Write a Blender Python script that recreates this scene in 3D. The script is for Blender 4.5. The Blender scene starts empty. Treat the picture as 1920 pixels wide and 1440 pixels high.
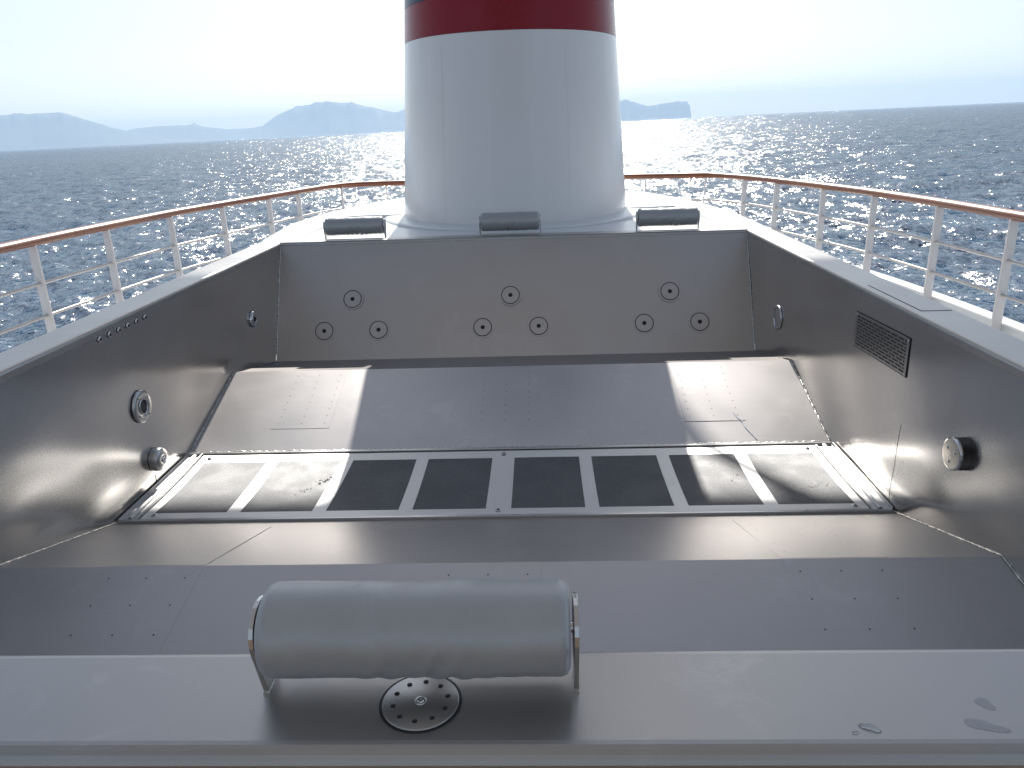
import bpy, math, random
import numpy as np
from mathutils import Vector, Matrix
random.seed(7)
rng = np.random.default_rng(11)
sc = bpy.context.scene
COL = sc.collection
sin, cos, pi, rad = math.sin, math.cos, math.pi, math.radians

# ------------------------------------------------------------------ camera
YAW, PITCH, ROLL, HEEL = 0.0422773, 0.3280883, -0.0346113, 0.0125753
CAM_F, CAM_H, CAM_X = 1423.015, 0.671293, 0.182553
fw = Vector((-sin(YAW)*cos(PITCH), cos(YAW)*cos(PITCH), -sin(PITCH)))
rt = Vector((cos(YAW), sin(YAW), 0.0))
up = rt.cross(fw)
rt2 = rt*cos(ROLL) + up*sin(ROLL)
up2 = -rt*sin(ROLL) + up*cos(ROLL)
cam = bpy.data.cameras.new('camera'); co = bpy.data.objects.new('camera', cam); COL.objects.link(co)
cam.sensor_width = 36.0; cam.lens = CAM_F/1920*36; cam.clip_start = 0.05; cam.clip_end = 200000
m = Matrix((rt2, up2, -fw)).transposed().to_4x4(); m.translation = (CAM_X, 0, CAM_H)
co.matrix_world = m
sc.camera = co

# ------------------------------------------------------------------ light
SUN_EL, SUN_AZ = rad(36.0), rad(-1.2)          # azimuth from +Y towards +X
w = bpy.data.worlds.new('World'); sc.world = w; w.use_nodes = True
nt = w.node_tree; nt.nodes.clear()
sky = nt.nodes.new('ShaderNodeTexSky'); sky.sky_type = 'NISHITA'; sky.sun_disc = False
sky.sun_elevation = SUN_EL; sky.sun_rotation = SUN_AZ; sky.altitude = 10
sky.air_density = 1.0; sky.dust_density = .8; sky.ozone_density = .8
bg = nt.nodes.new('ShaderNodeBackground'); bg.inputs[1].default_value = 0.088
wo = nt.nodes.new('ShaderNodeOutputWorld')
hs = nt.nodes.new('ShaderNodeHueSaturation'); hs.inputs['Saturation'].default_value = .58   # milky, hazy day
nt.links.new(sky.outputs[0], hs.inputs['Color']); nt.links.new(hs.outputs[0], bg.inputs[0]); nt.links.new(bg.outputs[0], wo.inputs[0])
sl = bpy.data.lights.new('sun', 'SUN'); sl.energy = 5.0; sl.angle = rad(0.53); sl.color = (1, .95, .87)
so = bpy.data.objects.new('sun', sl); COL.objects.link(so)
S = Vector((sin(SUN_AZ)*cos(SUN_EL), cos(SUN_AZ)*cos(SUN_EL), sin(SUN_EL)))
so.rotation_euler = S.to_track_quat('Z', 'Y').to_euler(); so.location = (0, 0, 30)
sc.view_settings.view_transform = 'Standard'; sc.view_settings.look = 'None'
sc.view_settings.exposure = 0.5; sc.view_settings.gamma = 1.0
sc.view_settings.use_curve_mapping = False
sc.cycles.use_denoising = True; sc.cycles.denoising_prefilter = 'NONE'
sc.cycles.max_bounces = 8; sc.cycles.glossy_bounces = 6; sc.cycles.diffuse_bounces = 3
sc.cycles.sample_clamp_indirect = 3.0
sc.cycles.volume_bounces = 1

# ------------------------------------------------------------------ helpers
def tag(o, label=None, cat=None, group=None, kind=None):
    if label: o['label'] = label
    if cat: o['category'] = cat
    if group: o['group'] = group
    if kind: o['kind'] = kind
    return o

def empty(name, loc=(0, 0, 0), label=None, cat=None, group=None, mat=None):
    o = bpy.data.objects.new(name, None); COL.objects.link(o)
    o.empty_display_size = .1
    if mat is not None: o.matrix_world = mat
    else: o.location = loc
    return tag(o, label, cat, group)

class MB:
    """collects geometry, builds one mesh object (materials by index)"""
    def __init__(s): s.v = []; s.f = []; s.mi = []; s.sm = []
    def add(s, V, F, mi=0, smooth=False):
        b = len(s.v); s.v += [tuple(p) for p in V]
        for f in F:
            s.f.append(tuple(i+b for i in f)); s.mi.append(mi); s.sm.append(smooth)
        return s
    def box(s, a, b, mi=0, smooth=False):
        (x0, y0, z0), (x1, y1, z1) = a, b
        V = [(x0,y0,z0),(x1,y0,z0),(x1,y1,z0),(x0,y1,z0),(x0,y0,z1),(x1,y0,z1),(x1,y1,z1),(x0,y1,z1)]
        return s.add(V, [(0,3,2,1),(4,5,6,7),(0,1,5,4),(1,2,6,5),(2,3,7,6),(3,0,4,7)], mi, smooth)
    def lathe(s, prof, n=32, mi=0, M=None, smooth=True, sx=1.0, sy=1.0, cap0=False, cap1=False):
        """prof: list of (r, z) spun about local Z"""
        V = []; F = []
        for (r, z) in prof:
            for k in range(n):
                a = 2*pi*k/n; V.append(Vector((r*cos(a)*sx, r*sin(a)*sy, z)))
        for i in range(len(prof)-1):
            for k in range(n):
                k2 = (k+1) % n
                F.append((i*n+k, i*n+k2, (i+1)*n+k2, (i+1)*n+k))
        if M is not None: V = [M @ v for v in V]
        s.add(V, F, mi, smooth)
        if cap0: s.add([V[k] for k in range(n)], [tuple(reversed(range(n)))], mi)
        if cap1: s.add([V[(len(prof)-1)*n+k] for k in range(n)], [tuple(range(n))], mi)
        return s
    def tube(s, pts, r, n=8, mi=0, smooth=True, closed=False, ry=None, caps=True):
        pts = [Vector(p) for p in pts]; N = len(pts); V = []; F = []
        upv = Vector((0, 0, 1))
        rr = r if hasattr(r, '__len__') else [r]*N
        for i, p in enumerate(pts):
            if closed: t = pts[(i+1) % N]-pts[i-1]
            else: t = pts[min(i+1, N-1)]-pts[max(i-1, 0)]
            t.normalize()
            u = t.cross(upv)
            if u.length < 1e-3: u = t.cross(Vector((0, 1, 0)))
            u.normalize(); v = u.cross(t)
            for k in range(n):
                a = 2*pi*k/n
                V.append(p+u*cos(a)*rr[i]+v*sin(a)*(ry if ry else rr[i]))
        M_ = N if closed else N-1
        for i in range(M_):
            j = (i+1) % N
            for k in range(n):
                k2 = (k+1) % n; F.append((i*n+k, i*n+k2, j*n+k2, j*n+k))
        s.add(V, F, mi, smooth)
        if not closed and caps:
            s.add(V[:n], [tuple(reversed(range(n)))], mi); s.add(V[-n:], [tuple(range(n))], mi)
        return s
    def prism(s, poly, z0, z1, mi=0, M=None):
        n = len(poly); V = [Vector((x, y, z0)) for x, y in poly]+[Vector((x, y, z1)) for x, y in poly]
        if M is not None: V = [M @ v for v in V]
        F = [tuple(reversed(range(n))), tuple(range(n, 2*n))]+[(i, (i+1) % n, n+(i+1) % n, n+i) for i in range(n)]
        return s.add(V, F, mi)
    def build(s, name, mats, parent=None, bevel=0, recalc=False):
        me = bpy.data.meshes.new(name)
        me.from_pydata(s.v, [], s.f)
        if not isinstance(mats, (list, tuple)): mats = [mats]
        for m_ in mats: me.materials.append(m_)
        me.polygons.foreach_set('material_index', s.mi); me.polygons.foreach_set('use_smooth', s.sm)
        me.validate(); me.update()
        o = bpy.data.objects.new(name, me); COL.objects.link(o)
        if parent is not None: o.parent = parent
        if bevel:
            b = o.modifiers.new('bevel', 'BEVEL'); b.width = bevel; b.segments = 2; b.limit_method = 'ANGLE'; b.angle_limit = rad(40)
        if recalc:
            import bmesh
            bm = bmesh.new(); bm.from_mesh(me); bmesh.ops.recalc_face_normals(bm, faces=bm.faces); bm.to_mesh(me); bm.free()
        return o

def copy_tree(o, parent=None):
    c = o.copy(); COL.objects.link(c)
    if parent is not None: c.parent = parent
    for ch in list(o.children): copy_tree(ch, c)
    return c

def frame(origin, xaxis, normal):
    x = Vector(xaxis).normalized(); n = Vector(normal).normalized(); y = n.cross(x).normalized(); x = y.cross(n)
    M = Matrix((x, y, n)).transposed().to_4x4(); M.translation = Vector(origin); return M

# ------------------------------------------------------------------ materials
class NT:
    def __init__(s, name):
        s.m = bpy.data.materials.new(name); s.m.use_nodes = True; s.t = s.m.node_tree; s.t.nodes.clear()
        s.out = s.t.nodes.new('ShaderNodeOutputMaterial'); s.p = s.t.nodes.new('ShaderNodeBsdfPrincipled')
        s.t.links.new(s.p.outputs[0], s.out.inputs[0])
    def n(s, typ, **kw):
        nd = s.t.nodes.new(typ)
        for k, v in kw.items(): setattr(nd, k, v)
        return nd
    def l(s, a, b): s.t.links.new(a, b)
    def inp(s, nd, key, val):
        if hasattr(val, 'is_output') or isinstance(val, bpy.types.NodeSocket): s.l(val, nd.inputs[key])
        else: nd.inputs[key].default_value = val
    def coord(s, scale=(1, 1, 1), kind='Object', rot=(0, 0, 0)):
        t = s.n('ShaderNodeTexCoord'); mp = s.n('ShaderNodeMapping')
        mp.inputs['Scale'].default_value = scale; mp.inputs['Rotation'].default_value = rot
        s.l(t.outputs[kind], mp.inputs[0]); return mp.outputs[0]
    def noise(s, co_, scale, detail=3, rough=.5, dist=0.0):
        nd = s.n('ShaderNodeTexNoise'); s.l(co_, nd.inputs['Vector'])
        nd.inputs['Scale'].default_value = scale; nd.inputs['Detail'].default_value = detail
        nd.inputs['Roughness'].default_value = rough; nd.inputs['Distortion'].default_value = dist
        return nd
    def math(s, op, a, b=0.0, c=None, clamp=False):
        nd = s.n('ShaderNodeMath', operation=op); nd.use_clamp = clamp
        s.inp(nd, 0, a); s.inp(nd, 1, b)
        if c is not None: s.inp(nd, 2, c)
        return nd.outputs[0]
    def maprange(s, v, a, b, c, d, smooth=False):
        nd = s.n('ShaderNodeMapRange'); nd.clamp = True
        if smooth: nd.interpolation_type = 'SMOOTHSTEP'
        s.inp(nd, 0, v)
        for i, x in enumerate((a, b, c, d)): nd.inputs[i+1].default_value = x
        return nd.outputs[0]
    def mixc(s, f, a, b):
        nd = s.n('ShaderNodeMix', data_type='RGBA'); s.inp(nd, 0, f)
        for i, x in ((6, a), (7, b)):
            if isinstance(x, (tuple, list)): nd.inputs[i].default_value = (*x[:3], 1)
            else: s.l(x, nd.inputs[i])
        return nd.outputs[2]
    def bump(s, h, dist, strength=1.0, normal=None):
        nd = s.n('ShaderNodeBump'); nd.inputs['Strength'].default_value = strength; nd.inputs['Distance'].default_value = dist
        s.l(h, nd.inputs['Height'])
        if normal is not None: s.l(normal, nd.inputs['Normal'])
        return nd.outputs[0]
    def set(s, **kw):
        names = {'base': 'Base Color', 'rough': 'Roughness', 'metal': 'Metallic', 'spec': 'Specular IOR Level', 'coat': 'Coat Weight',
                 'coat_rough': 'Coat Roughness', 'ior': 'IOR', 'trans': 'Transmission Weight', 'aniso': 'Anisotropic', 'normal': 'Normal',
                 'sheen': 'Sheen Weight', 'tangent': 'Tangent', 'alpha': 'Alpha'}
        for k, v in kw.items():
            if isinstance(v, (tuple, list)) and k == 'base': v = (*v[:3], 1)
            s.inp(s.p, names[k], v)
        return s

def steel(name, base=(.50, .485, .485), rough=.34, brush=(1, 0, 0), aniso=.55, wave=.0, wave_scale=1.6, patch=.05, tint=(.465, .45, .44), smudge=2.5, metal=1.0, mottle=.0, coat=.0):
    t = NT(name)
    c = t.coord()
    n1 = t.noise(c, 1.3, 2, .5)
    n2 = t.noise(c, smudge, 2, .5, .3)
    sc_ = [520.0]*3; ax = max(range(3), key=lambda i: abs(brush[i])); sc_[ax] = 4.0
    n3 = t.noise(t.coord(tuple(sc_)), 1.0, 2, .6)
    f = t.maprange(n1.outputs[0], .42, .68, 0, .75)
    col = t.mixc(f, base, tint)
    f2 = t.maprange(n2.outputs[0], .35, .7, .96, 1.03)
    f3 = t.maprange(n3.outputs[0], .3, .7, .97, 1.02)
    mul = t.math('MULTIPLY', f2, f3)
    if mottle:
        n4 = t.noise(c, 9.0, 6, .68, 1.2); n5 = t.noise(c, 3.0, 2, .5)
        mk = t.math('MULTIPLY', t.maprange(n4.outputs[0], .50, .66, 0, 1, True), t.maprange(n5.outputs[0], .45, .62, 0, mottle, True))
        mul = t.math('MULTIPLY', mul, t.math('ADD', 1.0, mk))
    vm = t.n('ShaderNodeVectorMath', operation='SCALE'); t.l(col, vm.inputs[0]); t.l(mul, vm.inputs['Scale'])
    r0 = t.maprange(n2.outputs[0], .3, .7, rough-patch*.5, rough+patch)
    r1 = t.math('MULTIPLY', r0, t.maprange(n3.outputs[0], .3, .7, .96, 1.05))
    cx = t.n('ShaderNodeCombineXYZ')
    for i in range(3): cx.inputs[i].default_value = brush[i]
    nrm = None
    if wave:
        nw = t.noise(c, wave_scale, 1.5, .45, .5)
        nrm = t.bump(nw.outputs[0], wave)
    nrm = t.bump(n3.outputs[0], .00006, .5, nrm)
    if coat: t.set(coat=coat, coat_rough=.3)
    t.set(base=vm.outputs[0], rough=r1, metal=metal, aniso=aniso, tangent=cx.outputs[0], normal=nrm)
    return t.m

def plain(name, base, rough=.5, metal=0.0, coat=0.0, var=.08, scale=6.0, bump=0.0, bscale=40.0, spec=.5):
    t = NT(name); c = t.coord(); n1 = t.noise(c, scale, 4, .6)
    a = tuple(x*(1-var) for x in base); b = tuple(min(1, x*(1+var)) for x in base)
    col = t.mixc(n1.outputs[0], a, b)
    t.set(base=col, rough=t.maprange(n1.outputs[0], .3, .7, max(0, rough-.05), rough+.06), metal=metal, coat=coat, coat_rough=.08, spec=spec)
    if bump: t.set(normal=t.bump(t.noise(c, bscale, 3, .6).outputs[0], bump))
    return t.m

M = {}
M['steel_x'] = steel('brushed_steel_across', mottle=.05, brush=(1, 0, 0), rough=.36)
M['steel_wall'] = steel('brushed_steel_wall', mottle=.05, base=(.53, .52, .51), tint=(.50, .49, .475), brush=(0, 1, 0), rough=.20, wave=.03, wave_scale=.7, aniso=.0, patch=.02)
M['steel_slope'] = steel('brushed_steel_slope', mottle=.08, base=(.53, .51, .505), tint=(.50, .48, .465), brush=(1, 0, 0), rough=.40, aniso=.6, wave=.004, wave_scale=.8, patch=.03, metal=.88)
M['steel_seat_dim'] = steel('brushed_steel_seat_dim', mottle=.07, base=(.43, .41, .405), tint=(.41, .39, .38), brush=(1, 0, 0), rough=.38, aniso=.6, wave=.004, wave_scale=.8, patch=.03, metal=1.0)  # same steel as the slopes; its dimmer reflections are put into a darker base
M['steel_rim'] = steel('satin_steel_rim', coat=.3, mottle=.12, base=(.40, .39, .385), brush=(0, 1, 0), rough=.38, aniso=.1, patch=.05, tint=(.42, .41, .395), metal=.92)
M['steel_plate'] = steel('bright_steel_plate', base=(.70, .70, .70), tint=(.66, .66, .66), rough=.47, aniso=.75, patch=.03, metal=.9, wave=.002, wave_scale=5)
M['steel_polished'] = plain('polished_steel', (.62, .62, .62), .14, 1.0, var=.05)
M['steel_satin'] = plain('satin_steel', (.55, .55, .54), .3, 1.0, var=.06)
M['weld'] = plain('weld_bead_steel', (.66, .65, .62), .25, 1.0, var=.2, scale=90, bump=.002, bscale=160)
M['dark'] = plain('dark_recess', (.012, .012, .014), .6)
M['rubber'] = plain('dark_rubber', (.03, .03, .033), .5)
M['white_paint'] = plain('white_deck_paint', (.74, .76, .77), .32, coat=.25, var=.03, scale=2.5)
M['white_post'] = plain('white_railing_paint', (.86, .82, .80), .38, var=.05, scale=9)
M['rod'] = plain('railing_rod_paint', (.60, .56, .53), .3, var=.12, scale=12, coat=.3)
M['red'] = plain('dark_red_funnel_paint', (.24, .002, .014), .26, coat=.08, spec=.3, var=.1, scale=1.2)
M['navy'] = plain('navy_funnel_paint', (.008, .025, .06), .3, coat=.05, spec=.3, var=.1, scale=1.2)
ct = NT('reflection_canvas'); cn = ct.noise(ct.coord(), 2.0, 3, .5); cc = ct.mixc(cn.outputs[0], (.44, .425, .415), (.50, .485, .475))
cd = ct.n('ShaderNodeBsdfDiffuse'); ctr = ct.n('ShaderNodeBsdfTranslucent'); cm = ct.n('ShaderNodeMixShader'); cm.inputs[0].default_value = .32
ct.l(cc, cd.inputs[0]); ct.l(cc, ctr.inputs[0]); ct.l(cd.outputs[0], cm.inputs[1]); ct.l(ctr.outputs[0], cm.inputs[2]); ct.l(cm.outputs[0], ct.out.inputs[0]); ct.t.nodes.remove(ct.p)
M['canvas'] = ct.m

def funnel_white():
    t = NT('white_funnel_paint'); c = t.coord((9, 9, .35)); n1 = t.noise(c, 1.0, 4, .6); n2 = t.noise(t.coord(), 1.3, 3, .5)
    f = t.maprange(n1.outputs[0], .5, .75, 0, .35)
    col = t.mixc(f, (.72, .715, .72), (.78, .775, .78))
    nb = t.noise(t.coord((1, 1, .5)), 2.0, 2, .5)
    t.set(base=col, rough=.26, coat=.35, coat_rough=.06, normal=t.bump(nb.outputs[0], .012)); return t.m
M['funnel'] = funnel_white()

def vinyl():
    t = NT('silver_grey_vinyl'); c = t.coord(); n1 = t.noise(c, 14, 5, .65)
    col = t.mixc(n1.outputs[0], (.34, .352, .368), (.42, .432, .445))
    fine = t.noise(c, 900, 2, .6); wr = t.noise(t.coord((16, 7, 7), rot=(0, .7, .3)), 1.0, 2.5, .5, .4)
    nb = t.bump(wr.outputs[0], .006); nb = t.bump(fine.outputs[0], .0004, .6, nb)
    t.set(base=col, rough=.38, metal=.3, normal=nb, sheen=.1); return t.m
M['vinyl'] = vinyl()
M['piping'] = plain('pale_vinyl_piping', (.42, .46, .5), .4)

def wood():
    t = NT('varnished_teak'); n1 = t.noise(t.coord(), .9, 2, .5); n2 = t.noise(t.coord((30, 3, 60)), 1.0, 5, .65, .6)
    a = t.mixc(n2.outputs[0], (.10, .025, .012), (.30, .10, .045))
    b = t.mixc(t.maprange(n1.outputs[0], .4, .62, 0, 1), a, (.27, .095, .04))
    t.set(base=b, rough=t.maprange(n2.outputs[0], .3, .7, .35, .5), coat=.25, coat_rough=.25, normal=t.bump(n2.outputs[0], .0012)); return t.m
M['wood'] = wood()

def perforated():
    t = NT('perforated_steel'); c = t.coord()
    sx = t.n('ShaderNodeSeparateXYZ'); t.l(c, sx.inputs[0])
    P = .0052
    def cell(ox, oy):
        fx = t.math('SUBTRACT', t.math('FRACT', t.math('ADD', t.math('DIVIDE', sx.outputs[0], P), ox)), .5)
        fy = t.math('SUBTRACT', t.math('FRACT', t.math('ADD', t.math('DIVIDE', sx.outputs[1], P*1.732), oy)), .5)
        fy = t.math('MULTIPLY', fy, 1.732)
        return t.math('ADD', t.math('MULTIPLY', fx, fx), t.math('MULTIPLY', fy, fy))
    d = t.math('MINIMUM', cell(0, 0), cell(.5, .5))
    hole = t.math('LESS_THAN', d, .18)
    n1 = t.noise(t.coord(), 5, 4, .6)
    wet = t.maprange(n1.outputs[0], .42, .62, 0, 1, True)
    pt_ = t.n('ShaderNodeCombineXYZ'); pt_.inputs[0].default_value = 1.0
    col = t.mixc(hole, (.25, .255, .265), (.03, .034, .045))
    t.set(base=col, metal=t.math('SUBTRACT', .62, t.math('MULTIPLY', hole, .5)), aniso=.75, tangent=pt_.outputs[0], rough=t.maprange(wet, 0, 1, .64, .57)); return t.m
M['perf'] = perforated()

def water_clear():
    t = NT('clear_water'); t.set(base=(.9, .95, 1), rough=.02, ior=1.33, trans=1.0); return t.m
M['water_drop'] = water_clear()

# ------------------------------------------------------------------ sea, haze and hills (level with the horizon, ship heels slightly)
SEA_Z = -16.0
HROT = Matrix.Rotation(-HEEL, 4, 'Y')
def ocean_tile(N, L, wind, wdir, seed, amp):
    r = np.random.default_rng(seed)
    k = np.fft.fftfreq(N, L/N)*2*pi; kx, ky = np.meshgrid(k, k, indexing='ij'); kk = np.sqrt(kx**2+ky**2); kk[0, 0] = 1e-6
    Lw = wind**2/9.81; cosw = (kx*cos(wdir)+ky*sin(wdir))/kk
    P = np.exp(-1/(kk*Lw)**2)/kk**4*(cosw**2*.9+.1)*np.exp(-(kk*.09)**2); P[0, 0] = 0
    h = np.fft.ifft2(np.sqrt(P)*(r.normal(size=(N, N))+1j*r.normal(size=(N, N)))).real
    return h/h.std()*amp
def sample(T, L, x, y):
    N = T.shape[0]; u = (x/L % 1)*N; v = (y/L % 1)*N; i = np.floor(u).astype(int); j = np.floor(v).astype(int); a = u-i; b = v-j
    i %= N; j %= N; i2 = (i+1) % N; j2 = (j+1) % N
    return T[i, j]*(1-a)*(1-b)+T[i2, j]*a*(1-b)+T[i, j2]*(1-a)*b+T[i2, j2]*a*b
def make_sea():
    T1 = ocean_tile(512, 190.0, 5.4, rad(62), 3, .27); T2 = ocean_tile(512, 47.0, 3.0, rad(40), 5, .085)
    az = np.concatenate([np.linspace(-180, -52, 40, endpoint=False), np.linspace(-52, 52, 900, endpoint=False), np.linspace(52, 180, 40, endpoint=False)])*pi/180
    rr = np.concatenate([[2.0, 20.0], np.geomspace(40, 1600, 760, endpoint=False), np.geomspace(1600, 45000, 120)])
    A, R_ = np.meshgrid(az, rr, indexing='ij'); X = R_*np.sin(A); Y = R_*np.cos(A)
    c3, s3 = cos(.5), sin(.5)
    damp = 1/(1+(R_/1500)**2)
    Z = (sample(T1, 190.0, X, Y)+sample(T2, 47.0, X*c3-Y*s3, X*s3+Y*c3)/(1+(R_/500)**2))*damp
    na, nr = A.shape; V = np.stack([X, Y, Z+SEA_Z], -1).reshape(-1, 3)
    i, j = np.meshgrid(np.arange(na), np.arange(nr-1), indexing='ij'); i2 = (i+1) % na
    F = np.stack([i*nr+j, i*nr+j+1, i2*nr+j+1, i2*nr+j], -1).reshape(-1, 4)
    me = bpy.data.meshes.new('sea'); me.vertices.add(len(V)); me.vertices.foreach_set('co', V.astype(np.float32).ravel())
    me.loops.add(F.size); me.loops.foreach_set('vertex_index', F.astype(np.int32).ravel())
    me.polygons.add(len(F)); me.polygons.foreach_set('loop_start', np.arange(0, F.size, 4, dtype=np.int32)); me.polygons.foreach_set('loop_total', np.full(len(F), 4, dtype=np.int32))
    me.update(calc_edges=True); me.polygons.foreach_set('use_smooth', np.ones(len(F), dtype=bool))
    t = NT('sea_water'); c = t.coord()
    geo = t.n('ShaderNodeNewGeometry')
    nsum = geo.outputs['Normal']
    for scl, amp, rot in ((.11, .85, .3), (.5, 1.15, .35), (1.9, 1.5, .1), (7.0, 1.25, .6)):
        nz = t.noise(t.coord((1, .62, 1), rot=(0, 0, rot)), scl, 2.5, .55)
        sb = t.n('ShaderNodeVectorMath', operation='SUBTRACT'); t.l(nz.outputs['Color'], sb.inputs[0]); sb.inputs[1].default_value = (.5, .5, .5)
        ml = t.n('ShaderNodeVectorMath', operation='MULTIPLY'); t.l(sb.outputs[0], ml.inputs[0]); ml.inputs[1].default_value = (amp, amp, 0)
        ad = t.n('ShaderNodeVectorMath', operation='ADD'); t.l(nsum, ad.inputs[0]); t.l(ml.outputs[0], ad.inputs[1]); nsum = ad.outputs[0]
    nn = t.n('ShaderNodeVectorMath', operation='NORMALIZE'); t.l(nsum, nn.inputs[0])
    # white caps
    f1 = t.noise(t.coord((1, 2.6, 1), rot=(0, 0, .25)), .055, 6, .62, .4); f2 = t.noise(c, 1.4, 4, .7)
    big = t.noise(c, .012, 2, .5)
    fm = t.math('ADD', f1.outputs[0], t.math('MULTIPLY', t.math('SUBTRACT', f2.outputs[0], .5), .16))
    fm = t.math('ADD', fm, t.math('MULTIPLY', t.math('SUBTRACT', big.outputs[0], .5), .12))
    foam = t.maprange(fm, .67, .72, 0, .9)
    n3 = t.noise(c, .02, 3, .5)
    water = t.mixc(n3.outputs[0], (.001, .036, .082), (.002, .052, .112))
    col = t.mixc(foam, water, (.72, .78, .82))
    df = t.n('ShaderNodeBsdfDiffuse'); t.l(col, df.inputs[0]); t.l(nn.outputs[0], df.inputs['Normal'])
    gl = t.n('ShaderNodeBsdfGlossy'); gl.inputs['Roughness'].default_value = .13; t.l(nn.outputs[0], gl.inputs['Normal'])
    gl.inputs[0].default_value = (1, 1, 1, 1)
    fr = t.n('ShaderNodeFresnel'); fr.inputs[0].default_value = 1.333; t.l(nn.outputs[0], fr.inputs['Normal'])
    fac = t.math('MULTIPLY', t.math('MULTIPLY', fr.outputs[0], .38), t.math('SUBTRACT', 1.0, t.math('MULTIPLY', foam, .8)))
    mx = t.n('ShaderNodeMixShader'); t.l(fac, mx.inputs[0]); t.l(df.outputs[0], mx.inputs[1]); t.l(gl.outputs[0], mx.inputs[2])
    t.l(mx.outputs[0], t.out.inputs[0]); t.t.nodes.remove(t.p)
    me.materials.append(t.m)
    o = bpy.data.objects.new('sea', me); COL.objects.link(o); o.matrix_world = HROT
    tag(o, 'choppy blue sea with sun glitter and small white caps', 'sea', kind='structure')
make_sea()

def hill(profile, D, depth, name, label, seed):
    """profile: (azimuth deg, elevation deg) of the skyline; a real ridge D metres away with front and back slopes"""
    r = np.random.default_rng(seed)
    az = np.array([p[0] for p in profile]); el = np.array([p[1] for p in profile])
    A = np.linspace(az[0], az[-1], 500); E = np.interp(A, az, el)
    H = np.tan(np.radians(E))*D+CAM_H-SEA_Z
    ln = np.zeros_like(A)
    for o_ in range(2, 8):
        kn = r.normal(size=8*2**o_+2); ln += np.interp(np.linspace(0, 1, len(A)), np.linspace(0, 1, len(kn)), kn)/1.6**o_
    H = np.maximum(H*(1+.03*ln), 2)
    rows = [(-1.0, 0.0), (-.8, .16), (-.6, .36), (-.42, .5), (-.25, .7), (-.1, .9), (0, 1), (.15, .85), (.4, .5), (.8, .15), (1.0, 0)]
    V = []; F = []
    for k, (u, hh) in enumerate(rows):
        kn = r.normal(size=60); wob = np.interp(np.linspace(0, 1, len(A)), np.linspace(0, 1, 60), kn)
        for i, a in enumerate(A):
            d = D*(1 if k == 6 else 1)+depth*(u+(.05*wob[i] if 0 < k < 10 and k != 6 else 0))
            h = H[i]*hh*(1+.10*wob[i]*(1 if k != 6 else 0))
            ar = rad(a); V.append((d*sin(ar), d*cos(ar), SEA_Z-4+h+(4 if k == 6 else 0)))
    n = len(A)
    for k in range(len(rows)-1):
        for i in range(n-1): F.append((k*n+i, k*n+i+1, (k+1)*n+i+1, (k+1)*n+i))
    mb = MB().add(V, F, 0, True)
    o = mb.build(name, M['hill']); o.matrix_world = HROT
    return tag(o, label, 'hills', kind='structure')
M['hill'] = plain('dry_scrub_hillside', (.10, .115, .085), .9, var=.4, scale=.0016)
hill([(-44, .3), (-42, .9), (-40, 1.4), (-38, 1.55), (-35.8, 1.78), (-34.2, 1.97), (-33.4, 2.06), (-32.1, 2.05), (-31.09, 2.08), (-30.5, 1.90), (-29.5, 1.5), (-28.4, 1.13), (-27.4, .83), (-25.6, .32), (-24, .1), (-22.5, -.03)],
     34000, 2400, 'hills', 'hazy blue headland sloping down to the sea at far left', 1)
hill([(-30, .2), (-27.4, .89), (-25.8, 1.02), (-24.2, 1.03), (-23.5, 1.04), (-22.2, .79), (-21.2, .62), (-19.84, .67), (-19.1, .76), (-18.0, 1.43), (-16.9, 1.83), (-15.4, 2.11), (-14.7, 2.18), (-12.9, 2.01), (-11.8, 1.72), (-10.75, 1.43), (-10.0, 1.28), (-9.3, 1.44), (-7.5, 1.8), (-5, 1.2), (-3, .3), (-2, 0)],
     38000, 2400, 'hills', 'hazy mountain ridge to the left of the funnel', 2)
hill([(2, .1), (4, 1.0), (5.86, 1.28), (6.16, 1.41), (6.9, 1.16), (7.8, .86), (8.7, .97), (9.8, 1.09), (10.36, 1.06), (10.66, .8), (10.8, .1)],
     36000, 900, 'hills', 'hazy cape ending in a steep cliff to the right of the funnel', 3)

hz = MB().box((-52000, -52000, SEA_Z-60), (52000, 52000, 1300)).build('haze', [])
hz.matrix_world = HROT
hm = bpy.data.materials.new('haze_air'); hm.use_nodes = True; ht = hm.node_tree; ht.nodes.clear()
ho = ht.nodes.new('ShaderNodeOutputMaterial'); pv = ht.nodes.new('ShaderNodeVolumePrincipled')
pv.inputs['Color'].default_value = (.56, .74, .95, 1); pv.inputs['Density'].default_value = 4.0e-5; pv.inputs['Anisotropy'].default_value = .1
ht.links.new(pv.outputs[0], ho.inputs['Volume']); hz.data.materials.append(hm)
tag(hz, 'thin pale sea haze over the far water and hills', 'haze', kind='stuff')

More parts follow.
